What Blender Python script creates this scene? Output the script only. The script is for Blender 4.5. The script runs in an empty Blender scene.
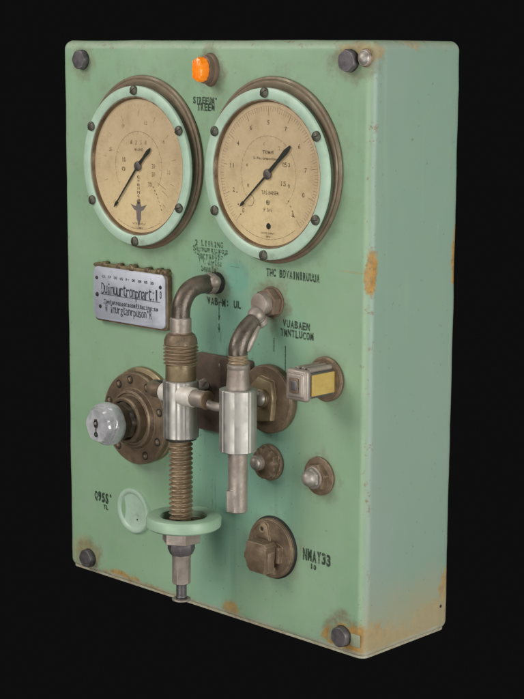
import bpy, bmesh, math, random
from mathutils import Matrix, Vector, noise as mnoise
random.seed(7)
PI = math.pi
scene = bpy.context.scene
col = scene.collection
W, H, D, D2 = 0.4438, 0.600, 0.1294, 0.1364          # cabinet: width, height, depth (metres)

# ------------------------------------------------------------------ node helpers
class NT:
    def __init__(s, name):
        s.m = bpy.data.materials.new(name); s.m.use_nodes = True
        s.t = s.m.node_tree; s.t.nodes.clear()
        s.out = s.n('ShaderNodeOutputMaterial')
        s.b = s.n('ShaderNodeBsdfPrincipled'); s.l(s.b.outputs[0], s.out.inputs[0])
        s.tc = s.n('ShaderNodeTexCoord'); s.obj = s.tc.outputs['Object']
    def n(s, t, **k):
        x = s.t.nodes.new(t)
        for a, v in k.items(): setattr(x, a, v)
        return x
    def l(s, a, b): s.t.links.new(a, b)
    def put(s, sock, v):
        if hasattr(v, 'is_linked') or hasattr(v, 'links'): s.l(v, sock)
        else: sock.default_value = v
    def noise(s, scale, detail=4, rough=.55, stretch=None, dist=0, off=(0, 0, 0)):
        n = s.n('ShaderNodeTexNoise'); n.inputs['Scale'].default_value = scale
        n.inputs['Detail'].default_value = detail; n.inputs['Roughness'].default_value = rough
        n.inputs['Distortion'].default_value = dist
        m = s.n('ShaderNodeMapping'); m.inputs['Location'].default_value = off
        if stretch: m.inputs['Scale'].default_value = stretch
        s.l(s.obj, m.inputs[0]); s.l(m.outputs[0], n.inputs['Vector'])
        return n.outputs[0]
    def ramp(s, v, a, b, c0=(0, 0, 0, 1), c1=(1, 1, 1, 1)):
        r = s.n('ShaderNodeValToRGB'); r.color_ramp.elements[0].position = a; r.color_ramp.elements[1].position = b
        r.color_ramp.elements[0].color = c0; r.color_ramp.elements[1].color = c1
        s.l(v, r.inputs[0]); return r.outputs[0]
    def math(s, op, a, b=0., c=None, clamp=False):
        m = s.n('ShaderNodeMath', operation=op, use_clamp=clamp)
        s.put(m.inputs[0], a); s.put(m.inputs[1], b)
        if c is not None: s.put(m.inputs[2], c)
        return m.outputs[0]
    def mix(s, f, a, b):
        m = s.n('ShaderNodeMix', data_type='RGBA')
        s.put(m.inputs['Factor'], f)
        for i, v in ((6, a), (7, b)):
            if isinstance(v, tuple) and len(v) == 3: v = v + (1,)
            s.put(m.inputs[i], v)
        return m.outputs[2]
    def blob(s, c, r, soft=.5, nz=None, amp=.8):
        """1 inside an ellipsoid, fading out, edge broken by noise"""
        v = s.n('ShaderNodeVectorMath', operation='SUBTRACT'); s.l(s.obj, v.inputs[0]); v.inputs[1].default_value = c
        w = s.n('ShaderNodeVectorMath', operation='DIVIDE'); s.l(v.outputs[0], w.inputs[0]); w.inputs[1].default_value = r
        q = s.n('ShaderNodeVectorMath', operation='LENGTH'); s.l(w.outputs[0], q.inputs[0])
        d = q.outputs['Value']
        if nz is not None:
            d = s.math('ADD', d, s.math('MULTIPLY', s.math('SUBTRACT', nz, .5), amp * 2))
        m = s.n('ShaderNodeMapRange', interpolation_type='SMOOTHSTEP'); s.l(d, m.inputs[0])
        m.inputs[1].default_value = 1 + soft; m.inputs[2].default_value = 1 - soft
        m.inputs[3].default_value = 0; m.inputs[4].default_value = 1
        return m.outputs[0]
    def sep(s):
        x = s.n('ShaderNodeSeparateXYZ'); s.l(s.obj, x.inputs[0]); return x.outputs
    def rng(s, v, a, b, smooth=True):
        m = s.n('ShaderNodeMapRange', interpolation_type='SMOOTHSTEP' if smooth else 'LINEAR'); s.l(v, m.inputs[0])
        m.inputs[1].default_value = a; m.inputs[2].default_value = b; return m.outputs[0]
    def edge(s, rad=.001):
        """mask of worn edges, from the rounding the Bevel node finds there"""
        bv = s.n('ShaderNodeBevel', samples=6); bv.inputs[0].default_value = rad
        g = s.n('ShaderNodeNewGeometry')
        d = s.n('ShaderNodeVectorMath', operation='DOT_PRODUCT'); s.l(bv.outputs[0], d.inputs[0]); s.l(g.outputs['Normal'], d.inputs[1])
        return s.rng(d.outputs['Value'], .985, .88)
    def bump(s, h, dist=.0005, strength=1., bevel=None):
        b = s.n('ShaderNodeBump'); b.inputs['Distance'].default_value = dist; b.inputs['Strength'].default_value = strength
        s.l(h, b.inputs['Height'])
        if bevel:
            bv = s.n('ShaderNodeBevel', samples=6); bv.inputs[0].default_value = bevel; s.l(bv.outputs[0], b.inputs['Normal'])
        s.l(b.outputs[0], s.b.inputs['Normal'])
    def set(s, **k):
        for a, v in k.items():
            a = a.replace('_', ' ')
            if isinstance(v, tuple) and len(v) == 3: v = v + (1,)
            s.put(s.b.inputs[a], v)
        return s.m

def metal(name, c0, c1, rough=(.35, .6), met=.8, scale=60, dirt=(.05, .035, .022), dirt_amt=.5, edge=None, stretch=None, bump=.0003, bevel=.0006, dscale=30):
    t = NT(name)
    base = t.mix(t.ramp(t.noise(scale, 5, .6, stretch), .35, .7), c0, c1)
    dm = t.math('MULTIPLY', t.ramp(t.noise(dscale, 6, .7, off=(3, 1, 2)), .48, .68), dirt_amt)
    base = t.mix(dm, base, dirt)
    if edge: base = t.mix(t.math('MULTIPLY', t.edge(.0012), t.ramp(t.noise(150, 3), .35, .6)), base, edge)
    t.bump(t.noise(350, 4, .6, stretch), bump, .6, bevel)
    r = t.rng(t.noise(90, 4), .3, .7)
    rr = t.math('ADD', t.math('MULTIPLY', r, rough[1] - rough[0]), rough[0])
    rr = t.math('ADD', rr, t.math('MULTIPLY', dm, .3), clamp=True)
    return t.set(Base_Color=base, Metallic=t.math('MULTIPLY', t.math('SUBTRACT', 1., t.math('MULTIPLY', dm, .8)), met), Roughness=rr)

def mint(name, base=(.228, .370, .222), light=(.272, .412, .262), plain=False):
    t = NT(name)
    n1 = t.noise(9, 5, .55); n2 = t.noise(40, 6, .65, off=(5, 5, 5)); n3 = t.noise(160, 5, .6)
    c = t.mix(t.ramp(n1, .35, .68), base, light)
    c = t.mix(t.math('MULTIPLY', t.ramp(n2, .45, .7), .4), c, (.235, .345, .245))
    c = t.mix(t.math('MULTIPLY', t.ramp(t.noise(24, 6, .7, off=(9, 3, 6)), .48, .62), .35), c, (.30, .395, .30))
    if not plain:
        X = t.sep()
        # cool grey-blue tint of the side sheet
        sidem = t.math('MULTIPLY', t.rng(X[0], W - .004, W - .0015), 1.)
        side = t.mix(t.ramp(t.noise(6, 4, .5, (1, 1, .35), off=(2, 0, 1)), .35, .65), (.225, .335, .255), (.272, .345, .292))
        side = t.mix(t.math('MULTIPLY', t.ramp(n2, .5, .72), .3), side, (.235, .335, .225))
        c = t.mix(sidem, c, side)
        # teal water stains in the middle of the front
        wob = t.noise(16, 4, .6, (1, 1, .5))
        for cc, rr, a, k in (((.255, 0, .235), (.075, .05, .15), .75, .6),
                             ((.30, 0, .16), (.055, .05, .09), .55, .6), ((.23, 0, .07), (.04, .05, .08), .45, .6),
                             ((.262, 0, .30), (.028, .04, .055), .45, .4), ((.345, 0, .29), (.02, .05, .06), .35, .6)):
            c = t.mix(t.math('MULTIPLY', t.blob(cc, rr, .35, wob, k), a), c, (.185, .365, .275))
        c = t.mix(t.blob((.2665, 0, .3635), (.0185, .05, .0155), .25, wob, .14), c, (.165, .355, .262))
        # streaks running down
        st = t.ramp(t.noise(70, 4, .6, (1, 1, .05)), .56, .72)
        stm = t.math('MULTIPLY', st, t.blob((.26, 0, .19), (.09, .05, .17), .4))
        c = t.mix(t.math('MULTIPLY', stm, .5), c, (.13, .24, .18))
        st2 = t.ramp(t.noise(55, 4, .6, (1, 1, .04), off=(1, 4, 2)), .6, .74)
        c = t.mix(t.math('MULTIPLY', st2, .25), c, (.34, .46, .33))
        # warm grime round the fittings
        gr = t.noise(55, 5, .65, off=(7, 2, 3))
        grime = None
        for cc, rr, a in (((.0305, 0, .578), (.021, .02, .021), .55), ((.420, 0, .580), (.030, .02, .021), .65), ((.0305, 0, .018), (.022, .02, .022), .8),
                          ((.418, 0, .022), (.026, .02, .024), .85), ((.229, 0, .570), (.022, .02, .027), .7),
                          ((.129, 0, .472), (.100, .02, .100), .28), ((.319, 0, .4725), (.100, .02, .100), .28), ((.1235, 0, .196), (.057, .02, .057), .3),
                          ((.317, 0, .343), (.026, .02, .026), .7), ((.391, 0, .275), (.028, .02, .028), .35), ((.384, 0, .176), (.025, .02, .025), .45),
                          ((.3225, 0, .090), (.037, .02, .037), .35), ((.112, 0, .327), (.066, .02, .037), .25), ((.24, 0, .352), (.02, .02, .02), .6)):
            b = t.math('MULTIPLY', t.blob(cc, tuple(q*.92 for q in rr), .28, gr, 1.0), a)
            grime = b if grime is None else t.math('MAXIMUM', grime, b)
        c = t.mix(t.math('MULTIPLY', grime, t.math('ADD', .45, t.math('MULTIPLY', t.ramp(t.noise(170, 5, .7), .35, .6), .5))), c, (.165, .135, .075))
        # rust and bare spots
        rn = t.noise(75, 8, .78, (1, 1, .6), off=(1, 9, 4))
        rust = None
        for cc, rr, a in (((.4435, .002, .3830), (.0065, .0085, .020), 1.), ((W, .1330, .388), (.02, .0085, .028), 1.),
                          ((.085, -.002, .002), (.035, .03, .010), .9), ((.14, -.002, .001), (.05, .03, .006), .8), ((.26, -.002, .009), (.013, .02, .010), .8),
                          ((.02, 0, .02), (.024, .02, .020), .25), ((W, .010, .006), (.05, .045, .028), 1.), ((W, .05, .000), (.05, .04, .022), .95),
                          ((W, .136, .045), (.03, .020, .022), .8), ((W, .105, .02), (.03, .04, .018), .7),
                          ((.427, -.002, .590), (.025, .02, .010), .55), ((.435, 0, .50), (.004, .02, .02), .0),
                          ((W, .06, .60), (.02, .012, .008), .5), ((.425, -.002, .3826), (.022, .02, .0010), .3)):
            if a == 0: continue
            b = t.math('MULTIPLY', t.blob(cc, rr, .22, rn, 1.3), a)
            rust = b if rust is None else t.math('MAXIMUM', rust, b)
        rustc = t.mix(t.ramp(t.noise(110, 5, .7), .35, .65), (.27, .14, .03), (.46, .25, .05))
        c = t.mix(t.math('MULTIPLY', rust, .92), c, rustc)
        # chips through the enamel near the arrises
        near = t.math('MAXIMUM', t.rng(X[2], .020, .004), t.math('MAXIMUM', t.rng(X[0], .008, -.003), t.math('MAXIMUM', t.math('MULTIPLY', t.rng(X[0], W - .013, W - .004), t.rng(X[1], .012, .006)), t.rng(X[2], H - .013, H - .004))))
        chips = t.math('MULTIPLY', t.ramp(t.noise(95, 7, .75, off=(3, 8, 2)), .585, .62), near)
        c = t.mix(t.math('MULTIPLY', chips, .8), c, (.20, .145, .075))
        # drips and specks under the pipes
        dr = t.math('MULTIPLY', t.ramp(t.noise(120, 5, .65, (1, 1, .10), off=(2, 7, 7)), .60, .66), t.blob((.262, 0, .17), (.050, .05, .16), .3))
        c = t.mix(t.math('MULTIPLY', dr, .65), c, (.095, .165, .115))
        s3 = t.math('MULTIPLY', t.ramp(t.noise(260, 3, .6, off=(6, 7, 7)), .655, .69), t.blob((.275, 0, .20), (.09, .05, .20), .4))
        c = t.mix(t.math('MULTIPLY', s3, .7), c, (.07, .08, .05))
        # yellowed wash on the lower side, thinning upwards
        low = t.math('MULTIPLY', sidem, t.rng(t.math('ADD', X[2], t.math('MULTIPLY', t.noise(22, 4, .6, (1, 1, .5)), -.09)), .045, -.030))
        c = t.mix(t.math('MULTIPLY', low, .75), c, (.35, .315, .19))
        # pale arrises (bottom lip, back edge, corners)
        nzE = t.noise(45, 5, .7, off=(4, 4, 4))
        def band(v, a, b): return t.rng(v, a, b)
        e = t.math('MAXIMUM', band(X[2], .0092, .0050), t.math('MULTIPLY', band(X[1], D2 - .007, D2 - .001), .7))
        e = t.math('MAXIMUM', e, t.math('MULTIPLY', band(X[0], 0., -.005), .6))
        e = t.math('MAXIMUM', e, t.math('MULTIPLY', band(X[2], H - .010, H - .004), .45))
        ex = t.math('MULTIPLY', t.math('MULTIPLY', band(X[0], W - .010, W - .005), t.rng(X[0], W - .0008, W - .003)), .16)
        e = t.math('MULTIPLY', t.math('MAXIMUM', e, ex), t.ramp(nzE, .28, .6))
        c = t.mix(t.math('MULTIPLY', e, .9), c, (.47, .47, .36))
        # specks and scratches
        sp = t.ramp(t.noise(210, 2, .5, off=(2, 2, 9)), .70, .76)
        c = t.mix(t.math('MULTIPLY', sp, .55), c, (.17, .16, .10))
        sc = t.ramp(t.noise(120, 3, .5, (1, 1, .08), dist=.4, off=(8, 1, 1)), .72, .78)
        c = t.mix(t.math('MULTIPLY', sc, .4), c, (.40, .50, .39))
        rough = t.math('ADD', t.math('MULTIPLY', n2, .3), .32, clamp=True)
        rough = t.math('ADD', rough, t.math('MULTIPLY', t.math('MAXIMUM', rust, grime), .3), clamp=True)
        h = t.math('ADD', t.math('MULTIPLY', n3, .5), t.math('MULTIPLY', rust, t.noise(300, 5, .7)))
        t.bump(h, .00035, .55)
    else:
        sp = t.ramp(n2, .62, .72)
        c = t.mix(t.math('MULTIPLY', sp, .5), c, (.20, .22, .14))
        c = t.mix(t.math('MULTIPLY', t.edge(.0012), t.ramp(n3, .45, .62)), c, (.42, .47, .37))
        rough = t.math('ADD', t.math('MULTIPLY', n2, .3), .25, clamp=True)
        t.bump(n3, .0002, .5, .0008)
    t.set(Base_Color=c, Roughness=rough)
    t.b.inputs['Specular IOR Level'].default_value = .45
    return t.m

M = {}
M['mint'] = mint('mint_enamel')
M['mint_ring'] = mint('mint_enamel_ring', (.38, .525, .40), (.46, .60, .475), True)
M['mint_wheel'] = mint('mint_enamel_wheel', (.27, .42, .28), (.33, .47, .33), True)
M['bronze'] = metal('brown_bronze', (.165, .115, .072), (.26, .19, .125), (.36, .62), .5, dirt_amt=.75, dscale=55, edge=(.50, .38, .26))
M['rustbrown'] = metal('rust_brown_iron', (.17, .115, .08), (.24, .165, .12), (.5, .75), .3, edge=(.30, .20, .13))
M['darkgreen'] = metal('dark_case', (.06, .09, .06), (.11, .14, .09), (.35, .6), .2, dirt=(.10, .055, .03), dirt_amt=.5)
M['flange'] = metal('gauge_flange', (.155, .125, .08), (.215, .175, .115), (.4, .65), .3, dirt=(.20, .095, .06), dirt_amt=.6, edge=(.27, .22, .15))
M['plate_iron'] = metal('plate_iron', (.125, .088, .068), (.18, .13, .10), (.5, .75), .4, edge=(.24, .16, .11))
M['brass'] = metal('aged_brass', (.26, .20, .115), (.34, .27, .165), (.35, .6), .7, dirt=(.13, .09, .04), dirt_amt=.5)
M['copper'] = metal('worn_copper_thread', (.31, .232, .148), (.41, .32, .215), (.35, .6), .6, dirt=(.12, .075, .04), dirt_amt=.5, edge=(.55, .42, .30))
M['steel'] = metal('turned_steel', (.38, .365, .335), (.50, .48, .44), (.40, .56), .8, scale=90, stretch=(1, 1, .04), dirt=(.30, .26, .21), dirt_amt=.22, bump=.0001)
M['nickel'] = metal('dull_nickel', (.28, .238, .20), (.385, .335, .29), (.4, .6), .5, dirt=(.16, .10, .07), dirt_amt=.5, edge=(.52, .45, .40))
M['greysteel'] = metal('grey_steel', (.12, .11, .115), (.19, .175, .18), (.35, .55), .6, dirt=(.05, .04, .03), dirt_amt=.5, edge=(.33, .31, .31))
M['screw'] = metal('olive_screw', (.065, .075, .055), (.12, .125, .10), (.4, .6), .6, dirt=(.16, .08, .045), dirt_amt=.35, edge=(.25, .25, .2))
M['hose'] = metal('dark_pipe', (.085, .070, .055), (.145, .12, .095), (.28, .5), .6, dirt=(.17, .115, .075), dirt_amt=.6, scale=45, bump=.0006)
M['black'] = metal('black_cavity', (.012, .012, .010), (.025, .022, .018), (.5, .7), .1, dirt_amt=.2)
M['chrome'] = metal('tarnished_chrome', (.40, .37, .33), (.58, .55, .50), (.34, .55), .8, dirt=(.14, .10, .07), dirt_amt=.8, bump=.0001)
M['white'] = metal('white_collar', (.62, .57, .50), (.70, .66, .60), (.35, .5), .1, dirt=(.38, .28, .18), dirt_amt=.45)

t = NT('dial_paper')   # aged paper, mottled brown at random
n = t.noise(18, 5, .6)
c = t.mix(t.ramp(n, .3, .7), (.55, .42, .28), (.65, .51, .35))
c = t.mix(t.blob((0, -.045, 0), (.06, .05, .1), .8), c, (.78, .62, .385))  # bezel's shade put into the colour: paper painted paler toward the bottom
c = t.mix(t.math('MULTIPLY', t.ramp(t.noise(55, 7, .75), .45, .68), .5), c, (.42, .30, .18))
t.bump(t.noise(300, 3), .0001, .4)
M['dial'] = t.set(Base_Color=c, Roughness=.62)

def ink(name, colr, wear=.45, lo=.42, hi=.52, amt=1.):
    t = NT(name)
    tr = t.n('ShaderNodeBsdfTransparent'); mx = t.n('ShaderNodeMixShader')
    t.l(t.b.outputs[0], mx.inputs[2]); t.l(tr.outputs[0], mx.inputs[1]); t.l(mx.outputs[0], t.out.inputs[0])
    t.l(t.math('MULTIPLY', t.ramp(t.noise(420, 3, .6), lo - wear * .2, hi - wear * .2 + .02), amt), mx.inputs[0])
    return t.set(Base_Color=colr, Roughness=.6)
M['ink'] = ink('stencil_ink', (.022, .04, .022), .45, .40, .56, .92)
M['ink_faint'] = ink('rubbed_stencil_ink', (.035, .07, .04), .2, .40, .60, .8)
M['dial_ink'] = ink('dial_print', (.08, .05, .03), .2, .34, .56, .72)
M['dial_ink_faint'] = ink('dial_print_faded', (.16, .105, .06), .2, .36, .58, .5)
M['plate_ink'] = ink('nameplate_ink', (.03, .035, .04), .35, .4, .5)
M['emblem'] = ink('emblem_ink', (.20, .17, .19), .5, .35, .5, .85)
t = NT('pointer_black'); M['pointer'] = t.set(Base_Color=(.022, .026, .024), Roughness=.45)

t = NT('nameplate_aluminium')
c = t.mix(t.ramp(t.noise(25, 5, .6), .35, .7), (.50, .52, .59), (.59, .61, .68))
c = t.mix(t.math('MULTIPLY', t.ramp(t.noise(60, 6, .7, off=(1, 1, 1)), .52, .72), .35), c, (.27, .27, .28))
t.bump(t.noise(250, 4), .0001, .5, .0008)
M['plate'] = t.set(Base_Color=c, Roughness=.42, Metallic=.35)

t = NT('amber_lens')
c = t.mix(t.ramp(t.noise(120, 3), .3, .7), (.74, .17, .003), (.90, .26, .008))
M['amber'] = t.set(Base_Color=c, Roughness=.28, Emission_Color=(1., .24, .008), Emission_Strength=.26)
t.b.inputs['Coat Weight'].default_value = .4
t = NT('yellow_label')
c = t.mix(t.ramp(t.noise(90, 5, .65, (1, 1, .3)), .35, .7), (.42, .29, .07), (.52, .38, .12))
c = t.mix(t.math('MULTIPLY', t.ramp(t.noise(60, 5, .7), .52, .7), .5), c, (.33, .17, .05))
t.bump(t.noise(200, 4), .0002, .5, .0008)
M['yellow'] = t.set(Base_Color=c, Roughness=.5)
t = NT('knob_clear_resin')
c = t.mix(t.ramp(t.noise(70, 5, .6, dist=1.), .35, .65), (.62, .62, .66), (.90, .90, .93))
t.bump(t.noise(60, 4, .6), .0010, .5)
M['knob'] = t.set(Base_Color=c, Roughness=.10, Metallic=.15)
t.b.inputs['Transmission Weight'].default_value = .40
t.b.inputs['IOR'].default_value = 1.5
t.b.inputs['Coat Weight'].default_value = .6
t = NT('worn_tab_paint')
M['tabdull'] = NT('dull_tab_paint').set(Base_Color=(.27, .30, .20), Roughness=.6)
M['tab'] = t.set(Base_Color=t.mix(t.ramp(t.noise(120, 5, .7), .4, .6), (.38, .39, .30), (.33, .27, .17)), Roughness=.6)
t = NT('gauge_glass')      # clear pane: mostly see-through with a Fresnel reflection
tr = t.n('ShaderNodeBsdfTransparent'); gl = t.n('ShaderNodeBsdfGlossy'); gl.inputs['Roughness'].default_value = .08
fr = t.n('ShaderNodeFresnel'); fr.inputs[0].default_value = 1.35; mx = t.n('ShaderNodeMixShader')
tr.inputs[0].default_value = (.97, .965, .94, 1)
gg = t.n('ShaderNodeNewGeometry')
t.l(t.math('MULTIPLY', fr.outputs[0], t.math('SUBTRACT', 1., gg.outputs['Backfacing'])), mx.inputs[0]); t.l(tr.outputs[0], mx.inputs[1]); t.l(gl.outputs[0], mx.inputs[2]); t.l(mx.outputs[0], t.out.inputs[0])
M['glass'] = t.m

# ------------------------------------------------------------------ mesh helpers
class B:
    """collects shapes, then links them as ONE mesh object"""
    def __init__(s): s.bm = bmesh.new(); s.mats = []
    def mi(s, m):
        if m not in s.mats: s.mats.append(m)
        return s.mats.index(m)
    def _v(s, co, X): return s.bm.verts.new(X @ Vector(co) if X else Vector(co))
    def lathe(s, prof, mat, n=48, X=None, fn=None, cap0=True, cap1=True, close=False):
        """prof: (r, z) list, revolved about Z; fn(angle, r, z) -> r"""
        k = s.mi(mat); rings = []
        for r, z in prof:
            rings.append([s._v(((fn(2*PI*i/n, r, z) if fn else r) * math.cos(2*PI*i/n), (fn(2*PI*i/n, r, z) if fn else r) * math.sin(2*PI*i/n), z), X) for i in range(n)])
        pairs = list(zip(rings, rings[1:]))
        if close: pairs.append((rings[-1], rings[0]))
        for a, b in pairs:
            for i in range(n):
                f = s.bm.faces.new((a[i], a[(i+1) % n], b[(i+1) % n], b[i])); f.material_index = k
        if not close:
            if cap0: f = s.bm.faces.new(rings[0][::-1]); f.material_index = k
            if cap1: f = s.bm.faces.new(rings[-1]); f.material_index = k
        return s
    def cyl(s, r, z0, z1, mat, n=48, X=None, ch=.0006, r1=None):
        r1 = r if r1 is None else r1
        return s.lathe([(max(r-ch, 1e-5), z0), (r, z0+ch), (r1, z1-ch), (max(r1-ch, 1e-5), z1)], mat, n, X)
    def hexp(s, r, z0, z1, mat, X=None, n=6, ch=.0008, rot=0):
        R = Matrix.Rotation(rot, 4, 'Z'); X = X @ R if X else R
        return s.lathe([(r-ch, z0), (r, z0+ch), (r, z1-ch), (r-ch, z1)], mat, n, X)
    def dome(s, r, z0, h, mat, n=32, X=None, k=7, base=0):
        p = [(r, z0)] if not base else [(r, z0 - base), (r, z0)]
        for i in range(1, k):
            a = PI/2*i/k; p.append((r*math.cos(a), z0 + h*math.sin(a)))
        p.append((r*.03, z0+h)); return s.lathe(p, mat, n, X)
    def thread(s, r, z0, z1, pitch, depth, mat, n=40, X=None, round_=True):
        k = s.mi(mat); rows = max(4, int((z1-z0)/pitch*8)); grid = []
        for j in range(rows+1):
            z = z0 + (z1-z0)*j/rows; row = []
            for i in range(n):
                ph = (z/pitch - i/n) % 1.; w = abs(ph*2-1)
                w = w*w*(3-2*w) if round_ else w
                e = min(1, (z-z0)/(pitch*.7), (z1-z)/(pitch*.7)); e = max(e, 0)
                rr = r - depth*w - depth*.6*(1-e)
                rr *= 1 + .012*mnoise.noise(Vector((i*.35, z*300, r*900)))
                row.append(s._v((rr*math.cos(2*PI*i/n), rr*math.sin(2*PI*i/n), z), X))
            grid.append(row)
        for a, b in zip(grid, grid[1:]):
            for i in range(n):
                f = s.bm.faces.new((a[i], a[(i+1) % n], b[(i+1) % n], b[i])); f.material_index = k
        for row, rev in ((grid[0], 1), (grid[-1], 0)):
            f = s.bm.faces.new(row[::-1] if rev else row); f.material_index = k
        return s
    def tube(s, pts, rad, mat, n=24, X=None):
        """smooth tube along pts (Catmull-Rom); rad a number or per-point list"""
        k = s.mi(mat); P = [Vector(p) for p in pts]; Rr = rad if isinstance(rad, (list, tuple)) else [rad]*len(P)
        Q, RR = [], []
        for i in range(len(P)-1):
            a, b, c, d = P[max(i-1, 0)], P[i], P[i+1], P[min(i+2, len(P)-1)]
            for j in range(6):
                u = j/6
                Q.append(.5*((2*b)+(c-a)*u+(2*a-5*b+4*c-d)*u*u+(3*b-a-3*c+d)*u**3)); RR.append(Rr[i]*(1-u)+Rr[i+1]*u)
        Q.append(P[-1]); RR.append(Rr[-1]); rings = []; nrm = None
        for i, q in enumerate(Q):
            tg = (Q[min(i+1, len(Q)-1)]-Q[max(i-1, 0)]).normalized()
            if nrm is None:
                nrm = tg.orthogonal().normalized()
            nrm = (nrm - tg*nrm.dot(tg)).normalized(); bn = tg.cross(nrm)
            rings.append([s._v(q + RR[i]*(math.cos(2*PI*j/n)*nrm + math.sin(2*PI*j/n)*bn), X) for j in range(n)])
        for a, b in zip(rings, rings[1:]):
            for i in range(n):
                f = s.bm.faces.new((a[i], a[(i+1) % n], b[(i+1) % n], b[i])); f.material_index = k
        f = s.bm.faces.new(rings[0][::-1]); f.material_index = k
        f = s.bm.faces.new(rings[-1]); f.material_index = k
        return s
    def box(s, x0, x1, y0, y1, z0, z1, mat, bev=.001, seg=2, X=None):
        k = s.mi(mat); b = bmesh.new()
        bmesh.ops.create_cube(b, size=1)
        for v in b.verts:
            v.co = Vector(((x0+x1)/2 + v.co.x*(x1-x0), (y0+y1)/2 + v.co.y*(y1-y0), (z0+z1)/2 + v.co.z*(z1-z0)))
        if bev: bmesh.ops.bevel(b, geom=b.edges[:], offset=bev, segments=seg, profile=.5, affect='EDGES')
        return s.merge(b, k, X)
    def poly(s, pts, z0, z1, mat, bev=0, X=None, seg=2):
        """flat outline in XY pushed out along Z"""
        k = s.mi(mat); b = bmesh.new()
        lo = [b.verts.new((x, y, z0)) for x, y in pts]; hi = [b.verts.new((x, y, z1)) for x, y in pts]
        b.faces.new(lo[::-1]); b.faces.new(hi); n = len(pts)
        for i in range(n): b.faces.new((lo[i], lo[(i+1) % n], hi[(i+1) % n], hi[i]))
        if bev:
            bmesh.ops.bevel(b, geom=[e for e in b.edges if abs(e.verts[0].co.z-z1) < 1e-7 and abs(e.verts[1].co.z-z1) < 1e-7], offset=bev, segments=seg, profile=.5, affect='EDGES')
        return s.merge(b, k, X)
    def merge(s, b, k, X=None):
        mp = {}
        for v in b.verts: mp[v] = s._v(v.co, X)
        for f in b.faces:
            g = s.bm.faces.new([mp[v] for v in f.verts]); g.material_index = k
        b.free(); return s
    def ring(s, r0, r1, z0, z1, mat, n=72, X=None, ch=.001, fn=None):
        """annulus with chamfered edges"""
        return s.lathe([(r0, z0), (r1, z0), (r1, z1-ch), (r1-ch, z1), (r0+ch, z1), (r0, z1-ch)], mat, n, X, fn, close=True)
    def text(s, body, cx, cy, w, h, z, mat, th=.00015, slant=0, bold=.018):
        k = s.mi(mat)
        cu = bpy.data.curves.new('t', 'FONT'); cu.body = body; cu.align_x = 'CENTER'; cu.resolution_u = 3; cu.shear = slant; cu.offset = bold
        o = bpy.data.objects.new('t', cu); col.objects.link(o)
        bpy.context.view_layer.update()
        me = bpy.data.meshes.new_from_object(o.evaluated_get(bpy.context.evaluated_depsgraph_get()))
        xs = [v.co.x for v in me.vertices]; ys = [v.co.y for v in me.vertices]
        x0, x1, y0, y1 = min(xs), max(xs), min(ys), max(ys)
        b = bmesh.new(); b.from_mesh(me)
        for v in b.verts:
            v.co = Vector((cx + ((v.co.x-x0)/(x1-x0)-.5)*w, cy + ((v.co.y-y0)/max(y1-y0, 1e-6)-.5)*h, z + th))
        s.merge(b, k)
        bpy.data.objects.remove(o); bpy.data.curves.remove(cu); bpy.data.meshes.remove(me)
        return s
    def ctext(s, body, cx, cy, w, h, z, mat, th=.00015, bold=.03, fill=.84):
        """condensed lettering: every glyph squeezed into a cell of its own"""
        n = len(body); p = w/n
        for i, ch in enumerate(body):
            if ch == ' ': continue
            gw, gh, gy = p*fill, h, 0
            if ch in '.,:': gw, gh, gy = p*.3, h*(.75 if ch == ':' else .25), (-h*.37 if ch in '.,' else -h*.05)
            elif ch in "'\"°": gw, gh, gy = p*.45, h*.35, h*.32
            elif ch in '-': gh = h*.14
            elif ch in 'Il1i': gw = p*.42
            elif ch in 'aceimnorsuvwxz': gh, gy = h*.74, -h*.13
            elif ch in 'pgyq': gh, gy = h*.95, -h*.30
            j = .06*math.sin(i*2.3+n)
            s.text(ch, cx-w/2+p*(i+.5), cy+gy+h*j*.5, gw, gh, z, mat, th, bold=bold)
        return s
    def build(s, name, parent=None, loc=(0, 0, 0), out=False, rot=None, label=None, ang=35, recalc=True):
        if recalc: bmesh.ops.recalc_face_normals(s.bm, faces=s.bm.faces[:])
        me = bpy.data.meshes.new(name); s.bm.to_mesh(me); s.bm.free()
        for m in s.mats: me.materials.append(M[m])
        for p in me.polygons: p.use_smooth = True
        me.set_sharp_from_angle(angle=math.radians(ang))
        o = bpy.data.objects.new(name, me); col.objects.link(o)
        o.parent = parent; o.location = loc
        if out: o.rotation_euler = (PI/2, 0, 0)      # local x right, local y up, local z out of the panel
        if rot: o.rotation_euler = rot
        if label: o['label'] = label
        return o

def dup(o, loc, rot=None, parent=None):
    c = o.copy(); col.objects.link(c); c.location = loc
    if rot is not None: c.rotation_euler = rot
    c.parent = parent or o.parent
    for ch in list(o.children):
        d = ch.copy(); col.objects.link(d); d.parent = c
    return c

RX = lambda a: Matrix.Rotation(a, 4, 'X')
RY = lambda a: Matrix.Rotation(a, 4, 'Y')
RZ = lambda a: Matrix.Rotation(a, 4, 'Z')
T = lambda x, y, z: Matrix.Translation((x, y, z))

# ------------------------------------------------------------------ the one thing: the control panel
root = bpy.data.objects.new('control_panel', None); col.objects.link(root)
root.empty_display_size = .05
root['label'] = 'mint green metal control box with two round tan gauges, pipe fittings and rusty edges'
root['category'] = 'control panel'

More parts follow.
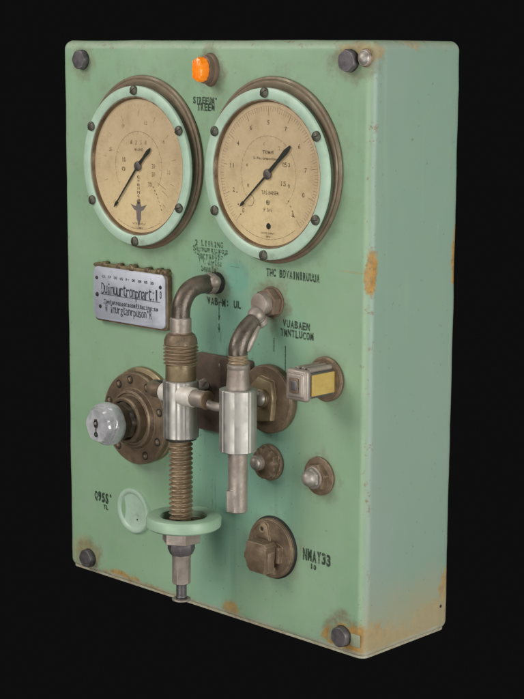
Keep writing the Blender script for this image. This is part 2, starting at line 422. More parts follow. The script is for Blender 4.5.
# cabinet: rounded box with faint dents
def cabinet():
    b = bmesh.new(); r = .0095
    def axis(L, step):
        e = [r*(1-math.tan(math.radians(45)*(1-i/5))) for i in range(5)]
        nmid = max(2, int((L-2*r)/step))
        return e + [r + (L-2*r)*i/nmid for i in range(nmid+1)] + [L-x for x in reversed(e)]
    O = (-.0062, 0, 0); L = (W+.0062, D2, H); A = (axis(L[0], .012), axis(L[1], .012), axis(H, .012)); cache = {}
    def vert(i, j, k):
        key = (i, j, k)
        if key not in cache:
            p = Vector((A[0][i], A[1][j], A[2][k]))
            q = Vector([min(max(p[a], r), L[a]-r) for a in range(3)]); d = p-q
            if d.length > 1e-9:
                d.normalize(); p = q + d*r
            nn = Vector([mnoise.noise(p*18 + Vector((s, 0, 0))) for s in (0, 31, 67)])
            n2 = Vector([mnoise.noise(p*70 + Vector((s, 5, 0))) for s in (0, 31, 67)])
            near = sum(1 for a in range(3) if p[a] < r or p[a] > L[a]-r)
            p = p + Vector(O)
            p = p + nn*(.0006 if near > 1 else .0002) + n2*(.0003 if near > 1 else .00004)
            if near == 1 and p.y < .003: p.y = max(p.y, 0)*.2   # the front sheet itself is flat
            cache[key] = b.verts.new(p)
        return cache[key]
    n = [len(a) for a in A]
    for j in range(n[1]-1):
        for k in range(n[2]-1):
            for i in (0, n[0]-1):
                b.faces.new([vert(i, j, k), vert(i, j+1, k), vert(i, j+1, k+1), vert(i, j, k+1)])
    for i in range(n[0]-1):
        for k in range(n[2]-1):
            for j in (0, n[1]-1):
                b.faces.new([vert(i, j, k), vert(i+1, j, k), vert(i+1, j, k+1), vert(i, j, k+1)])
        for j in range(n[1]-1):
            for k in (0, n[2]-1):
                b.faces.new([vert(i, j, k), vert(i+1, j, k), vert(i+1, j+1, k), vert(i, j+1, k)])
    o = B(); o.bm = b; o.mi('mint')
    return o.build('cabinet', root, ang=60)
cabinet()
def rrect(x0, x1, y0, y1, r, k=5):
    p = []
    for cx, cy, a0 in ((x1-r, y1-r, 0), (x0+r, y1-r, 90), (x0+r, y0+r, 180), (x1-r, y0+r, 270)):
        for i in range(k+1): p.append((cx+r*math.cos(math.radians(a0+90*i/k)), cy+r*math.sin(math.radians(a0+90*i/k))))
    return p
b = B(); b.poly(rrect(-.0034, W-.0024, .0024, D2-.0026, .0085), .0002, .0026, 'tab', .0006)
b.build('bottom_seam', root, label='pale worn seam round the bottom edge')

# corner bolts -----------------------------------------------------------------
b = B()
b.cyl(.0108, 0, .0012, 'black', 32)
b.lathe([(.0098, .001), (.0104, .002), (.0104, .0058), (.0095, .0074), (.0004, .0078)], 'greysteel', 32,
        fn=lambda a, r, z: r*(1+.035*math.cos(6*a)))
cb = b.build('corner_bolt', root, (.0300, 0, .5795), out=True, label='grey bolt head, paint worn round it')
for x, z, a in ((.4165, .5810, .4), (.0305, .0165, .9), (.4170, .0195, 1.7)):
    dup(cb, (x, 0, z), (PI/2, a, 0))
b = B(); b.cyl(.0085, 0, .0015, 'bronze', 32); b.dome(.0070, .0015, .0055, 'chrome', 32, base=.0005)
b.ring(.0052, .0075, .001, .0035, 'nickel', 32, ch=.0005)
b.build('round_screw', root, (.4355, -.0001, .5838), out=True, label='small bright domed screw')

# indicator lamp ---------------------------------------------------------------
b = B()
sq = lambda k: (lambda a, r, z: r)
EL = Matrix.Diagonal((.80, 1.12, 1, 1))
b.lathe([(.0150, 0), (.0150, .002), (.0140, .0040), (.0128, .0044), (.0124, .0100), (.0110, .0104)], 'rustbrown', 40, EL)
lamp = b.build('indicator_lamp', root, (.2300, 0, .5708), out=True, label='lit amber indicator lamp')
b = B()
b.lathe([(.0100, .008), (.0102, .0175), (.0096, .0195), (.0078, .0206), (.0003, .0210)], 'amber', 60,
        Matrix.Diagonal((.76, 1.18, 1, 1)), fn=lambda a, r, z: r*(1+.035*math.cos(12*a)))
for i in range(-2, 3): b.box(.0026*i-.0005, .0026*i+.0005, -.0088, .0088, .0195, .0215-.0003*abs(i), 'amber', .0003, 2)
b.build('lens', lamp, (0, .0003, 0))

# gauges -----------------------------------------------------------------------
def pol(r, deg): a = math.radians(deg); return r*math.cos(a), r*math.sin(a)
def tick(b, deg, r0, r1, w, z, mat):
    a = math.radians(deg); X = T(0, 0, z) @ RZ(a)
    k = b.mi(mat); vs = [b._v(c, X) for c in ((r0, -w/2, 0), (r1, -w/2, 0), (r1, w/2, 0), (r0, w/2, 0))]
    f = b.bm.faces.new(vs); f.material_index = k
def arc(b, r, w, d0, d1, z, mat, seg=72):
    k = b.mi(mat); n = max(3, int(seg*abs(d1-d0)/360)); pr = None
    for i in range(n+1):
        a = math.radians(d0+(d1-d0)*i/n); cur = [b._v((q*math.cos(a), q*math.sin(a), z), None) for q in (r-w/2, r+w/2)]
        if pr: f = b.bm.faces.new((pr[0], pr[1], cur[1], cur[0])); f.material_index = k
        pr = cur
def disc(b, x, y, r, z, mat, n=20):
    k = b.mi(mat); f = b.bm.faces.new([b._v((x+r*math.cos(2*PI*i/n), y+r*math.sin(2*PI*i/n), z), None) for i in range(n)]); f.material_index = k
def flat(b, pts, z, mat):
    k = b.mi(mat); f = b.bm.faces.new([b._v((x, y, z), None) for x, y in pts]); f.material_index = k

R0, HB = .0841, .0142      # bezel radius, height of its front
def gauge(x, z, label, dialfn, ptr):
    b = B()
    b.lathe([(.0925, 0), (.0932, .0015), (.0926, .0030), (.0905, .0036), (.0893, .0030), (.0885, .0046), (.0866, .0050), (.0855, .0048)], 'flange', 96, T(0, .0035, 0) @ Matrix.Diagonal((.968, .985, 1, 1)),
            fn=lambda a, r, z: r*(1+.004*math.sin(3*a+1)), cap1=True)
    b.lathe([(.0822, .004), (.0822, .0105), (.0725, .0105), (.0725, .0060)], 'darkgreen', 96, cap0=False, cap1=False)
    g = b.build('pressure_gauge', root, (x, 0, z), out=True, label=label)
    b = B()
    b.lathe([(.0728, .0100), (.0838, .0100), (R0, .0108), (R0, .0124), (.0838, .0136), (.0815, HB), (.0780, HB+.0004), (.0748, HB), (.0733, HB-.0008), (.0728, HB-.0020)],
            'mint_ring', 120, close=True)
    b.build('bezel', g)
    b = B()
    b.lathe([(.0731, .0070), (.0731, .0124), (.0722, .0128), (.0714, .0120), (.0709, .0100), (.0700, .0080)], 'bronze', 96, close=True)
    b.build('inner_ring', g)
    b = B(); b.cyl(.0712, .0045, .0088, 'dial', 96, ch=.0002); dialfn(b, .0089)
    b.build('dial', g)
    dist, deg, tail, tw, tdeg = ptr
    b = B(); X = T(0, 0, .0101) @ RZ(math.radians(deg))
    b.poly([(0, -.0011), (dist*.86, -.0007), (dist*.86, -.0016), (dist*.93, -.0015), (dist, 0), (dist*.93, .0015), (dist*.86, .0016), (dist*.86, .0007), (0, .0011)][::1], 0, .0005, 'pointer', X=X)
    X2 = T(0, 0, .0102) @ RZ(math.radians(tdeg))
    b.poly([(0, -.0022), (tail*.45, -tw*.6), (tail*.8, -tw), (tail, -tw*.35), (tail, tw*.35), (tail*.8, tw), (tail*.45, tw*.6), (0, .0022)], 0, .0007, 'pointer', X=X2)
    b.lathe([(.0050, .0096), (.0052, .0106), (.0040, .0113), (.0022, .0116), (.0002, .0118)], 'greysteel', 24)
    b.build('pointer', g)
    b = B(); b.cyl(.0711, .0122, .0127, 'glass', 72, ch=.0001)
    b.build('glass', g)
    sc = None
    for i, a in enumerate((90, 150, 30, 210, 330, 270)):
        px, py = pol(.0794, a)
        if sc is None:
            s = B(); s.lathe([(.0050, 0), (.0052, .0006), (.0048, .0022), (.0034, .0032), (.0003, .0035)], 'screw', 24)
            s.box(-.0042, .0042, -.0005, .0005, .0024, .0036, 'black', .0001, 1)
            sc = s.build('bezel_screw', g, (px, py, HB-.0001)); sc.rotation_euler = (0, 0, .6)
        else: dup(sc, (px, py, HB-.0001), (0, 0, random.uniform(0, 3)), g)
    return g

def dial_left(b, z):
    I, F_ = 'dial_ink', 'dial_ink_faint'
    arc(b, .0365, .0005, -35, 215, z, F_)
    for i in range(21):
        a = 225 - 270*i/20
        if i % 2 == 0: tick(b, a, .052, .0585, .0005, z, F_)
        tick(b, a, .0340, .0365, .0004, z, F_)
    for i in range(61):
        tick(b, 225-270*i/60, .0625, .0650, .0002, z, F_)
    for k, tx in enumerate(('1', '2', '5', '8')):
        b.text(tx, -.011+.0075*k, .0250, .0030, .0046, z, F_)
    b.text('MANHO', .001, .0175, .013, .0030, z, I)
    for tx, px, py in (('10', -.0225, .006), ('0', -.0235, -.004), ('20', .0235, .001), ('50', .0235, -.0075), ('70', .0180, -.0185)):
        b.text(tx, px, py, .0052, .0050, z, I)
    for tx, a in (('5', 160), ('9', 120), ('12', 75), ('16', 35), ('18', -5)):
        px, py = pol(.0475, a); b.text(tx, px, py, .0045, .0042, z, F_)
    for i in range(7):   # short print running down to the lower right
        px, py = pol(.031+.0040*i, -42-1.5*i); X = None
        tick(b, -42-1.5*i, .0300+.0042*i, .0325+.0042*i, .0009, z, I)
    tick(b, -28, .034, .048, .0005, z, I); tick(b, -33, .044, .056, .0005, z, I)
    # column of print, round dot and the grey emblem
    for i, w in enumerate((.0040, .0026, .0040, .0034, .0044, .0030)):
        b.text('EHBHNE'[i], 0, -.0115-.0040*i, w, .0030, z, I)
    flat(b, [(-.0130, -.0405), (-.0045, -.0425), (-.0022, -.0385), (0, -.0365), (.0022, -.0385), (.0045, -.0425), (.0130, -.0400), (.0075, -.0460), (.0038, -.0475),
             (.0034, -.0560), (.0016, -.0590), (0, -.0650), (-.0016, -.0590), (-.0034, -.0560), (-.0038, -.0475), (-.0075, -.0460)], z+.00006, 'emblem')
    disc(b, 0, -.0372, .0030, z+.00012, I)
    b.text('VIIIIIIV', 0, -.0610, .022, .0022, z, F_); b.text('TRSMN', 0, -.0653, .012, .0018, z+.0001, I)
    arc(b, .0668, .0004, -120, -60, z, I)

def dial_right(b, z):
    I, F_ = 'dial_ink', 'dial_ink_faint'
    arc(b, .0375, .0004, -48, 225, z, F_)
    arc(b, .0658, .0003, -50, 230, z, F_)
    for i in range(101):
        a = 228 - 276*i/100
        big = i % 10 == 0; tick(b, a, .0570 if big else (.0600 if i % 5 == 0 else .0615), .0655, .00042 if big else .0003, z, I)
        if i % 4 == 0: tick(b, a, .0355, .0375, .0003, z, F_)
    for i, tx in enumerate(('0', '2', '11', '4', '6', '5', '7', '6', '7', '0', '8')):
        px, py = pol(.0505, 228-276*i/10); b.text(tx, px, py, .0050 if len(tx) > 1 else .0030, .0046, z, I)
    for tx, a in (('1', 205), ('4', 165), ('6', 100), ('2', 60), ('3', 20), ('9', -20)):
        px, py = pol(.0300, a); b.text(tx, px, py, .0026, .0040, z, I if a < 40 else F_)
    b.text('TRIMES', 0, .0215, .015, .0034, z, I)
    b.text('B Restmanroug', -.003, .0150, .034, .0034, z, I)
    b.text('05', .0220, .0105, .0068, .0048, z, I); b.text('15', .0210, -.0080, .0068, .0048, z, I)
    b.text('TAS 8ANER', .003, -.0180, .0240, .0040, z, I)
    arc(b, .0021, .0008, 0, 360, z, I, 24)
    b.bm.verts.ensure_lookup_table()
    for v in b.bm.verts[-50:]: v.co.y -= .0275
    disc(b, 0, -.0275, .0012, z+.0001, I)
    b.text('F Im', 0, -.0350, .0110, .0038, z, I)
    disc(b, .001, -.0510, .0031, z, 'pointer')
    b.text('CLOSE OPNT', 0, -.0580, .0190, .0018, z, I); b.text('IRV', .001, -.0615, .006, .0018, z, I)
    for a, r in ((218, .052), (205, .0475), (228, .056)): disc(b, *pol(r, a), .0009, z, I)
    arc(b, .0058, .0006, -120, 80, z, I, 40)
    b.bm.verts.ensure_lookup_table()
    for v in b.bm.verts[-46:]: v.co += Vector((-.0250, -.0270, 0))
    for i in range(4): tick(b, -42-2*i, .036+.0052*i, .0385+.0052*i, .0011, z, I)
    arc(b, .0640, .0004, -125, -55, z, I)

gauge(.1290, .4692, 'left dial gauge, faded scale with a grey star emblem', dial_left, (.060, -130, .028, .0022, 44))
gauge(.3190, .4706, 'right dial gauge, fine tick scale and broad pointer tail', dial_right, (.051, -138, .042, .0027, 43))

# stencilled writing ------------------------------------------------------------
def lettering(rows, mat='ink', label=None, extra=None, bold=.035):
    xs = [r[1] for r in rows]; zs = [r[2] for r in rows]; ox, oz = sum(xs)/len(xs), sum(zs)/len(zs)
    b = B()
    for tx, x, z, w, h in rows: b.ctext(tx, x-ox, z-oz, w, h, 0, mat, .0004, bold=bold)
    if extra: extra(b, ox, oz)
    o = b.build('stencilled_lettering', root, (ox, 0, oz), out=True)
    if label: o['label'] = label
lettering([('STREEUM°', .2215, .5398, .036, .0072), ('TREEM', .2225, .5332, .026, .0076)])
lettering([('2 LIIRING', .2270, .3940, .042, .0062), ('Sunumxusss', .2290, .3882, .052, .0062), ('"HeryslUfo"', .2285, .3818, .048, .0068),
           ("T'C dirliu", .2285, .3752, .034, .0068), ('bunaTu:', .2285, .3680, .026, .0068)], 'ink_faint')
lettering([('THC BDYAINIRUUUA', .3450, .3725, .072, .0082), ('.', .2960, .3700, .0016, .0016)])
lettering([('-', .2650, .3735, .0150, .0013)])
lettering([('VUABAEN', .3505, .3235, .037, .0078), ('TMNTLUCOM', .3515, .3143, .045, .0078)])
lettering([('VAB-M: UL', .2490, .3350, .050, .0080), (',', .2750, .3345, .0016, .003)])
def shift(b, ox, oz): pass
lettering([('Q95S°', .0560, .0925, .031, .0120), ('TL', .0600, .0820, .0085, .0052)], bold=.05)
lettering([('NMAY33', .3810, .0925, .038, .0125), ('10', .3765, .0815, .0085, .0055)], bold=.05)
for x, z, h, tip in ((.2418, .3250, .019, 1), (.2418, .3080, .010, 1), (.3203, .300, .014, 0), (.3360, .288, .026, 0)):   # drawn arrows and run marks
    b = B(); k = .0004
    if tip: b.poly([(-k, h/2), (-k, -h/2+.005), (-.0017, -h/2+.006), (0, -h/2), (.0017, -h/2+.006), (k, -h/2+.005), (k, h/2)], 0, .0004, 'ink_faint')
    else: b.box(-k, k, -h/2, h/2, 0, .0004, 'ink_faint', 0)
    b.build('arrow_mark' if tip else 'drip_mark', root, (x, 0, z), out=True)

# nameplate ----------------------------------------------------------------------
def rrect(x0, x1, y0, y1, r, k=5):
    p = []
    for cx, cy, a0 in ((x1-r, y1-r, 0), (x0+r, y1-r, 90), (x0+r, y0+r, 180), (x1-r, y0+r, 270)):
        for i in range(k+1): p.append((cx+r*math.cos(math.radians(a0+90*i/k)), cy+r*math.sin(math.radians(a0+90*i/k))))
    return p
PX, PZ = .1115, .3275; hw, hh = .0580, .0290
b = B()
b.poly(rrect(-hw-.0012, hw+.0018, -hh-.0022, hh+.0012, .006), 0, .0066, 'bronze', .001)
b.poly(rrect(-hw-.001, hw+.0012, hh-.0004, hh+.0034, .0014), 0, .0078, 'brass', .0008)
for i, (x, r) in enumerate(((-.042, .0030), (-.018, .0028), (.004, .0040), (.028, .0028), (.046, .0034), (.0555, .0030))):
    b.lathe([(r*.6, -.004), (r, -.0030), (r, .0030), (r*.6, .004)], 'bronze' if i % 2 else 'brass', 16, T(x, hh+.0028, .0062) @ RY(PI/2))
    b.cyl(r*.55, 0, .0100, 'bronze', 12, T(x, hh+.0045, 0), ch=.0006)
npl = b.build('nameplate', root, (PX, 0, PZ), out=True, label='silver nameplate in a bronze tray')
b = B()
b.poly(rrect(-hw, hw-.0005, -hh, hh, .0065), .0060, .0086, 'plate', .0007)
I = 'plate_ink'; z = .0087
for i, tx in enumerate(('O1', '17', 'OO', '0O', '1:', '00', '0I', '05', '20', '')):
    if tx: b.text(tx, -.041+.0098*i, .0188, .0052, .0030, z, I)
b.ctext('Duinuurtrompnart:1', .0010, .0058, .092, .0125, z, I, bold=0, fill=.95)
b.text('0', .0510, .0075, .0028, .0085, z, I)
b.ctext('Tudiurnspporsoneliturins-ne', .0030, -.0082, .088, .0042, z, I)
b.ctext("W inurgtanrpuson'R", -.0010, -.0158, .076, .0092, z, I, bold=0, fill=.9)
flat(b, [(-.048, -.0012), (.050, -.0010), (.050, -.0004), (-.048, -.0006)], z+.0002, I)
flat(b, [(-.042, -.0110), (.046, -.0108), (.046, -.0104), (-.042, -.0106)], z+.0002, I)
b.build('plate', npl)
rv = None
for x, y, r in ((-.0525, .0165, .0019), (-.0520, -.0020, .0026), (-.0470, -.0148, .0022), (.0505, .0155, .0021)):
    if rv is None:
        s = B(); s.dome(.0021, 0, .0014, 'black', 16); rv = s.build('rivet', npl, (x, y, .0085))
    else:
        q = dup(rv, (x, y, .0085), (0, 0, 0), npl); q.scale = (r/.0021,)*3

# first pipe stack: elbow, coupling, valve body, threaded spindle, ring, nozzle ----
SX, SY = .2392, -.052
b = B()
b.tube([(0, .002, .0315), (0, -.016, .0322), (0, -.030, .0315), (0, -.042, .0262), (0, -.050, .0150), (0, -.052, .0010), (0, -.052, -.012)], .0096, 'hose', 28)
e1 = b.build('elbow_pipe', root, (SX, 0, .3230))
b = B()
b.lathe([(.0112, 0), (.0112, .004), (.0102, .006)], 'black', 28)
b.lathe([(.0098, .006), (.0106, .0068), (.0108, .0135), (.0098, .0150)], 'nickel', 28)
b.dome(.0066, .0, .0055, 'nickel', 20, T(.0085, .0030, .0120) @ RY(1.0) @ RX(-.3), base=.002)
b.build('wall_ferrule', e1, (0, 0, .0318), out=True)
b = B(); b.cyl(.0110, -.0150, .0015, 'nickel', 36, ch=.0012); b.cyl(.0120, -.0155, -.0135, 'bronze', 36)
b.build('collar', e1, (0, -.052, 0))
b = B()
b.lathe([(.0118, .3085), (.0145, .3070), (.0168, .3020), (.0170, .2975)], 'bronze', 40)
b.thread(.0182, .2755, .2990, .0036, .0034, 'copper', 44)
b.lathe([(.0150, .2780), (.0156, .2755), (.0158, .2615), (.0150, .2600)], 'brass', 40)
for v in b.bm.verts: v.co.z -= .26
b.build('threaded_coupling', root, (SX, SY, .26), label='fat rust coloured coupling with coarse thread')
b = B()
def ribbed(a, r, z):
    a = math.degrees(a) % 360
    return r*(1 + .004*math.cos(math.radians(9*a)) - .035*sum(math.exp(-((a-g)/w)**2) for g, w in ((243, 3), (268, 4), (305, 2.5), (335, 4), (10, 3))))
b.lathe([(.0170, -.0600), (.0184, -.0590), (.0184, -.0010), (.0172, 0)], 'steel', 90, fn=ribbed)
b.lathe([(.0160, -.0618), (.0160, -.0600)], 'black', 40)
vb = b.build('valve_body', root, (SX, SY, .2605), label='upright turned steel valve body')
b = B()    # inlet that turns back to the panel
b.cyl(.0098, 0, .009, 'white', 28, T(-.0255, 0, 0) @ RY(PI/2) )
b.tube([(-.020, 0, 0), (-.034, 0, 0), (-.044, .003, 0), (-.0500, .010, 0), (-.0515, .022, -.002), (-.0515, .050, -.004)], [.0078]*6, 'bronze', 20)
b.build('inlet_pipe', vb, (0, 0, -.0160))
b = B()    # outlet across to the second stack
X = RY(PI/2)
b.cyl(.0100, .010, .0290, 'white', 32, X, ch=.001)
b.cyl(.0088, .0290, .0470, 'nickel', 32, X, ch=.0008); b.cyl(.0096, .0455, .0475, 'bronze', 32, X)
b.tube([(.044, .002, -.003), (.052, .005, -.006), (.064, .008, -.006)], .0045, 'nickel', 16)
b.build('outlet_pipe', vb, (0, -.0085, -.0135))
b = B(); b.thread(.0126, .1130, .1995, .0050, .0036, 'copper', 40)
for v in b.bm.verts: v.co.z -= .16
b.build('threaded_spindle', root, (SX-.0005, SY, .16), label='worn copper coloured threaded spindle')
b = B()
b.lathe([(.0235, -.0060), (.0365, -.0062), (.0384, -.0045), (.0388, .0030), (.0372, .0060), (.0340, .0072), (.0270, .0070), (.0240, .0055)], 'mint_wheel', 72, close=True,
        fn=lambda a, r, z: r*(1+.006*math.sin(2*a)))
b.lathe([(.0245, -.0040), (.0245, -.0015), (.0120, -.0005), (.0120, -.0040)], 'bronze', 48, close=True)
b.build('ring_handwheel', root, (SX+.0035, SY, .1130), label='mint painted ring round the spindle')
b = B()
b.hexp(.0205, .0900, .1060, 'nickel', rot=.5)
b.lathe([(.0125, .0905), (.0140, .0895), (.0142, .0830), (.0118, .0770), (.0105, .0765)][::-1], 'greysteel', 8)
b.lathe([(.0085, .0452), (.0098, .0462), (.0098, .0730), (.0104, .0745), (.0104, .0785), (.0090, .0795)], 'nickel', 10)
b.cyl(.0055, .0300, .0460, 'greysteel', 20); b.ring(.0050, .0098, .0275, .0292, 'nickel', 28, ch=.0005)
b.cyl(.0062, .0268, .0310, 'black', 20)
for v in b.bm.verts: v.co.z -= .065
b.build('nozzle', root, (SX, SY, .065), label='stepped pinkish grey nozzle below the ring')

# second pipe stack ----------------------------------------------------------------
TX, TY = .3192, -.050
b = B()
b.cyl(.0158, 0, .0020, 'rustbrown', 36); b.hexp(.0150, .0015, .0120, 'rustbrown', rot=.3, ch=.0012)
b.lathe([(.0108, .011), (.0114, .0170), (.0104, .0205), (.0060, .0216), (.0002, .0218)], 'nickel', 32)
wf = b.build('wall_fitting', root, (.3178, 0, .3430), out=True, label='brown hex fitting with a worn pinkish cap')
b = B(); b.lathe([(.0087*math.sin(PI*i/10)+.0001, -.0087*math.cos(PI*i/10)) for i in range(11)], 'nickel', 24, RX(.5))
b.lathe([(.0050, .004), (.0088, .0055), (.0092, .0100), (.0082, .0115)], 'nickel', 28, RX(2.2))
b.build('ball_joint', wf, (-.0010, -.0110, .0225))
b = B()
b.tube([(0, -.0275, .0305), (0, -.0335, .0265), (0, -.0405, .0200), (0, -.0465, .0120), (0, -.0495, .0045), (0, -.050, -.0010)], [.0086, .0092, .0098, .0100, .0098, .0094], 'hose', 28)
ep = b.build('bent_hose', root, (TX-.0005, 0, .2965))
b = B(); b.tube([(.0062, -.0290, .0260), (.0074, -.0355, .0185), (.0074, -.0415, .0100), (.0070, -.0445, .0030)], [.0030, .0042, .0044, .0030], 'nickel', 14)
b.build('spring_clip', ep)
b = B()
b.thread(.0100, .0225, .0355, .0032, .0016, 'copper', 36)
b.lathe([(.0122, -.0010), (.0118, .0020), (.0104, .0200), (.0110, .0210), (.0110, .0240), (.0096, .0250)], 'nickel', 36)
b.build('reducer', root, (TX, TY, .2620))
b = B()
def facet(a, r, z):
    k = PI/4; d = (a + .2) % k - k/2
    return r*(.5+.5*math.cos(k/2)/math.cos(d))*(1 - .035*math.exp(-((((a+.25) % (2*k)) - .12)/.07)**2))
b.lathe([(.0178, -.0315), (.0190, -.0305), (.0190, .0305), (.0180, .0315)], 'steel', 144, fn=facet)
b.build('faceted_sleeve', root, (TX, TY, .2305), label='eight sided steel sleeve on the second pipe', ang=25)
b = B()
b.cyl(.0098, -.0320, .0315, 'nickel', 36, ch=.0012)
b.box(-.0108, -.0035, -.0100, -.0040, -.0300, -.0085, 'nickel', .0008, 2, RZ(.75))
b.cyl(.0050, -.0325, -.0300, 'black', 20)
b.build('outlet_rod', root, (TX, TY, .1690), label='pinkish grey rod with a slotted lower end')

# backing plate -------------------------------------------------------------------
b = B()
b.poly(rrect(-.0395, .040, -.0405, .0405, .003), 0, .0062, 'plate_iron', .001)
b.poly(rrect(-.0015, .0320, -.012, .0380, .002), .006, .0085, 'plate_iron', .0006)
bp = b.build('backing_plate', root, (.2530, 0, .2395), out=True, label='dark rust brown plate behind the pipes')
b = B(); b.dome(.0026, 0, .0020, 'chrome', 16); s0 = b.build('plate_screw', bp, (-.0030, .0310, .0060))
dup(s0, (.0070, .0010, .0084), (0, 0, 0), bp)
b = B()      # small wing clip
b.cyl(.0045, 0, .014, 'chrome', 20); b.poly([(-.010, -.002), (-.002, -.004), (.004, -.001), (.010, .006), (.006, .009), (-.002, .004), (-.009, .004)], .008, .012, 'nickel', .001)
b.build('wing_nut', bp, (-.0235, .0080, .0062))

# big round flange with knob --------------------------------------------------------
b = B()
b.lathe([(.0518, 0), (.0524, .001), (.0520, .0045), (.0505, .0055)], 'brass', 80, T(.0035, .0035, 0))
b.lathe([(.0500, .004), (.0508, .006), (.0508, .0122), (.0496, .0135), (.0335, .0136), (.0325, .0150), (.0315, .0185), (.0295, .0195), (.0280, .0180), (.0262, .0182),
         (.0255, .0270), (.0240, .0285), (.0215, .0285), (.0200, .0240), (.0190, .0180)], 'bronze', 80)
fl = b.build('round_flange', root, (.1240, 0, .1962), out=True, label='brown bolted flange carrying the pale knob')
bo = None
for x, y in ((-.0265, .0385), (-.0455, .0165), (.0405, .0125), (.0380, -.0205), (.0180, -.0390), (-.0060, .0435), (-.0270, -.0350), (.022, .038)):
    d = math.hypot(x, y); x, y = x/d*.0425, y/d*.0425
    if bo is None:
        s = B(); s.cyl(.0046, 0, .0007, 'black', 20, ch=.0002); s.dome(.0031, .0007, .0022, 'bronze', 18); bo = s.build('flange_bolt', fl, (x, y, .0134))
    else: dup(bo, (x, y, .0134), (0, 0, 0), fl)
b = B()
b.lathe([(.0205, .017), (.0200, .0300), (.0185, .0340), (.0195, .0360), (.0188, .0455)], 'hose', 36, fn=lambda a, r, z: r*(1+.05*math.cos(8*a)))
b.lathe([(.0185, .0440), (.0222, .0455), (.0232, .0485), (.0232, .0550), (.0226, .0575), (.0215, .0588), (.0210, .0582), (.0198, .0576), (.0192, .0635), (.0170, .0668), (.0150, .0662), (.0090, .0670), (.0003, .0670)],
        'knob', 96, fn=lambda a, r, z: r*(1+(.022*math.cos(6*a+.4)+.006*math.cos(12*a)) * (1 if r > .012 else 0)*(1.6 if z > .058 else .6)))
kb = b.build('control_knob', root, (.1245, 0, .1965), out=True, label='pale translucent grey faceted control knob')
b = B()
b.poly([(-.0022, -.004), (.0022, -.004), (.0034, .001), (.0015, .005), (-.0015, .005), (-.0034, .001)], .0668, .0680, 'black', .0004)
b.box(-.0006, .0006, -.010, -.003, .0668, .0676, 'black', .0001, 1)
b.ring(.0012, .0027, .0668, .0680, 'black', 16, T(0, -.0115, 0), ch=.0002)
b.cyl(.0016, .0675, .0685, 'nickel', 12, T(0, .0005, 0), ch=.0002)
b.build('key_slot', kb, (-.001, .002, 0))

# second flange behind the sleeve -----------------------------------------------------
b = B()
b.lathe([(.0345, 0), (.0350, .001), (.0350, .0075), (.0335, .0092), (.0150, .0094)], 'bronze', 72)
b.poly([(-.012, -.024), (.012, -.020), (.0150, .004), (.0120, .0200), (-.0060, .0235), (-.0180, .0120)], .0090, .0150, 'brass', .002)
f2 = b.build('small_flange', root, (.3175, 0, .2452), out=True, label='brown flange half hidden by the steel sleeve')
b = B(); b.cyl(.0095, .0148, .0200, 'bronze', 28); b.dome(.0078, .0200, .0055, 'chrome', 28, base=.002)
b.build('cap_screw', f2, (.0020, .0030, 0))

# knurled knob -----------------------------------------------------------------------------
b = B()
b.cyl(.0188, 0, .0040, 'bronze', 48, ch=.001)
b.lathe([(.0165, .003), (.0168, .0080), (.0150, .0110), (.0085, .0125), (.0003, .0128)], 'bronze', 56, fn=lambda a, r, z: r*(1+.035*math.sin(14*a)+.05*math.sin(9*a+z*900)))
kn = b.build('knurled_knob', root, (.3165, 0, .1790), out=True, label='small lumpy knurled knob on a rusty base')
b = B(); b.cyl(.0080, .010, .0185, 'nickel', 28); b.dome(.0066, .0185, .0040, 'chrome', 24, base=.001)
b.build('stem', kn, (-.0040, .0010, 0))

# connector with yellow label ---------------------------------------------------------------------
b = B()
b.lathe([(.0218, 0), (.0222, .0008), (.0222, .0030), (.0208, .0042)], 'bronze', 56)
b.box(-.0125, .0120, -.0135, .0115, .003, .0380, 'greysteel', .0020, 3)
cn = b.build('side_connector', root, (.3920, 0, .2752), out=True, label='boxy connector with a yellow side label')
b = B()
b.box(-.0140, .0138, -.0158, .0152, .0372, .0450, 'nickel', .0032, 4)
b.box(-.0105, .0105, -.0120, .0115, .0425, .0472, 'nickel', .0022, 3)
b.box(-.0060, .0060, -.0075, .0070, .0468, .0480, 'bronze', .0010, 2)
b.box(-.0038, .0038, -.0050, .0045, .0476, .0486, 'greysteel', .0006, 2)
b.build('front_block', cn)
b = B(); b.box(.0120, .0136, -.0108, .0100, .0040, .0370, 'yellow', .0006, 2)
b.build('yellow_label', cn, label='yellow label plate')
b = B()
for x, y, r in ((.0075, .0135, .0026), (.0005, .0142, .0024), (-.0075, .0138, .0026)): b.cyl(r, .003, .036, 'nickel', 16, T(x, y, 0))
b.build('clamp_rods', cn)

# acorn bolt -----------------------------------------------------------------------
b = B()
b.lathe([(.0192, 0), (.0195, .0008), (.0192, .0022), (.0175, .0028)], 'bronze', 48)
b.hexp(.0142, .0025, .0090, 'bronze', rot=.2, ch=.0012); b.cyl(.0112, .0090, .0115, 'nickel', 36)
ab = b.build('acorn_bolt', root, (.3840, 0, .1765), out=True, label='bright domed bolt on a brown washer')
b = B(); b.hexp(.0100, .0112, .0150, 'chrome', rot=.5, ch=.0010); b.lathe([(.0080, .0148), (.0078, .0180), (.0062, .0205), (.0035, .0222), (.0003, .0226)], 'chrome', 28)
b.build('dome_nut', ab)

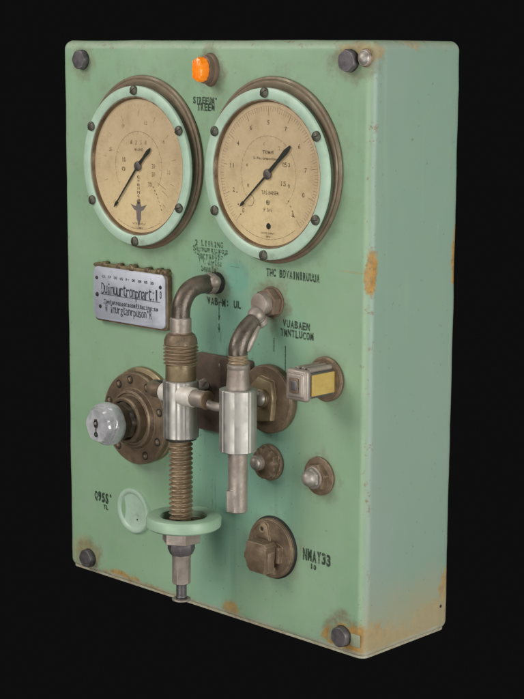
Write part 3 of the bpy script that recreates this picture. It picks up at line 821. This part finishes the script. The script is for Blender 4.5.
# rotary switch -----------------------------------------------------------------------
b = B()
b.lathe([(.0326, 0), (.0328, .0012), (.0316, .0026)], 'black', 64)
b.lathe([(.0310, .0020), (.0312, .0050), (.0298, .0066), (.0272, .0066), (.0266, .0058), (.0120, .0058)], 'bronze', 64)
b.poly([(-.0125, -.001), (-.0055, .0235), (-.0015, .0265), (.0015, .0265), (.0050, .0235), (.0105, .000)], .0055, .0088, 'bronze', .0008, T(-.0075, 0, 0))
b.ring(.0022, .0046, .0080, .0102, 'brass', 24, T(-.0078, .0195, 0), ch=.0005); b.cyl(.0022, .0080, .0092, 'black', 16, T(-.0078, .0195, 0), ch=.0001)
b.poly([(.012, -.013), (.0165, -.012), (.0175, .004), (.0090, .0075), (.0085, -.002)], .0055, .0110, 'bronze', .001)
b.box(-.0110, .0080, -.0265, -.0185, .0055, .0085, 'brass', .001)
sw = b.build('rotary_switch', root, (.3218, 0, .0905), out=True, label='brown rotary switch with a blocky handle')
b = B()
b.cyl(.0115, .006, .0130, 'rustbrown', 32)
b.poly([(-.0130, .0150), (.0125, .0150), (.0150, .0120), (.0135, -.0020), (.0125, -.0165), (-.0080, -.0165), (-.0128, -.0120), (-.0128, -.0050), (-.0165, -.0030), (-.0168, .0020), (-.0130, .0040)],
       .0120, .0262, 'bronze', .0012)
b.box(.0125, .0145, -.0130, .0050, .0140, .0220, 'rustbrown', .0006)
b.build('handle', sw, (-.0010, -.0050, 0))

# raised ring pressed into the front sheet, sinking at its left ---------------------------
b = B()
b.lathe([(.0256, -.0040), (.0258, .0002), (.0250, .0022), (.0235, .0030), (.0215, .0030), (.0200, .0022), (.0188, .0012), (.0100, .0010), (.0003, .0010)], 'mint_ring', 80, Matrix.Diagonal((1.08, 1, 1, 1)) @ RY(-.07), cap0=False)
b.build('embossed_ring', root, (.1070, .0002, .0872), out=True, label='raised round mint boss fading out at its left')
b = B(); b.dome(.0011, 0, .0008, 'black', 12); b.build('small_plug', root, (.1145, -.0013, .0785), out=True)
b = B(); b.dome(.0018, 0, .0008, 'black', 12); b.build('small_plug', root, (W, .1215, .0275), rot=(0, PI/2, 0))
b = B(); b.box(-.0060, .0060, -.0065, .0065, 0, .0010, 'tabdull', .0005); b.build('corner_tab', root, (.4335, .0002, .0185), out=True, label='small painted tab beside the lower right bolt')

# ------------------------------------------------------------------ lamps of the studio
def area(name, loc, target, sx, sy, power, colr=(1, 1, 1)):
    l = bpy.data.lights.new(name, 'AREA'); l.shape = 'RECTANGLE'; l.size = sx; l.size_y = sy; l.energy = power; l.color = colr
    o = bpy.data.objects.new(name, l); col.objects.link(o); o.location = loc
    o.rotation_euler = (Vector(target)-Vector(loc)).to_track_quat('-Z', 'Y').to_euler()
C0 = (.22, 0, .3)
area('key_softbox', (-.55, -1.35, 1.35), C0, .9, .8, 20, (1., .975, .93))
area('front_softbox', (.55, -1.9, .05), C0, 1.3, 1.0, 18.5, (1., .98, .95))
area('side_softbox', (2.0, -.15, .45), (.44, .06, .3), 1.0, 1.3, 27, (1., .99, .97))
area('top_softbox', (.3, -.2, 1.7), C0, .9, .7, 3, (1, 1, 1))

w = bpy.data.worlds.new('World'); scene.world = w; w.use_nodes = True
bg = w.node_tree.nodes['Background']; bg.inputs[0].default_value = (.0046, .0046, .0047, 1); bg.inputs[1].default_value = 1

# ------------------------------------------------------------------ camera
cam = bpy.data.cameras.new('Camera'); co = bpy.data.objects.new('Camera', cam); col.objects.link(co)
R = Vector((.7193207, .69465874, .00519302)); U = Vector((-.1236494, .12067601, .98496098)); Fw = Vector((-.68358508, .70914493, -.17269889))
mx = Matrix((R, U, -Fw)).transposed().to_4x4(); mx.translation = Vector((1.47001731, -1.210156, .58786996))
co.matrix_world = mx
cam.sensor_fit = 'VERTICAL'; cam.sensor_height = 36; cam.lens = 36*1691.82/699
cam.clip_start = .01; cam.clip_end = 50
scene.camera = co
scene.view_settings.view_transform = 'Standard'; scene.view_settings.look = 'None'
scene.view_settings.exposure = 0; scene.view_settings.gamma = 1
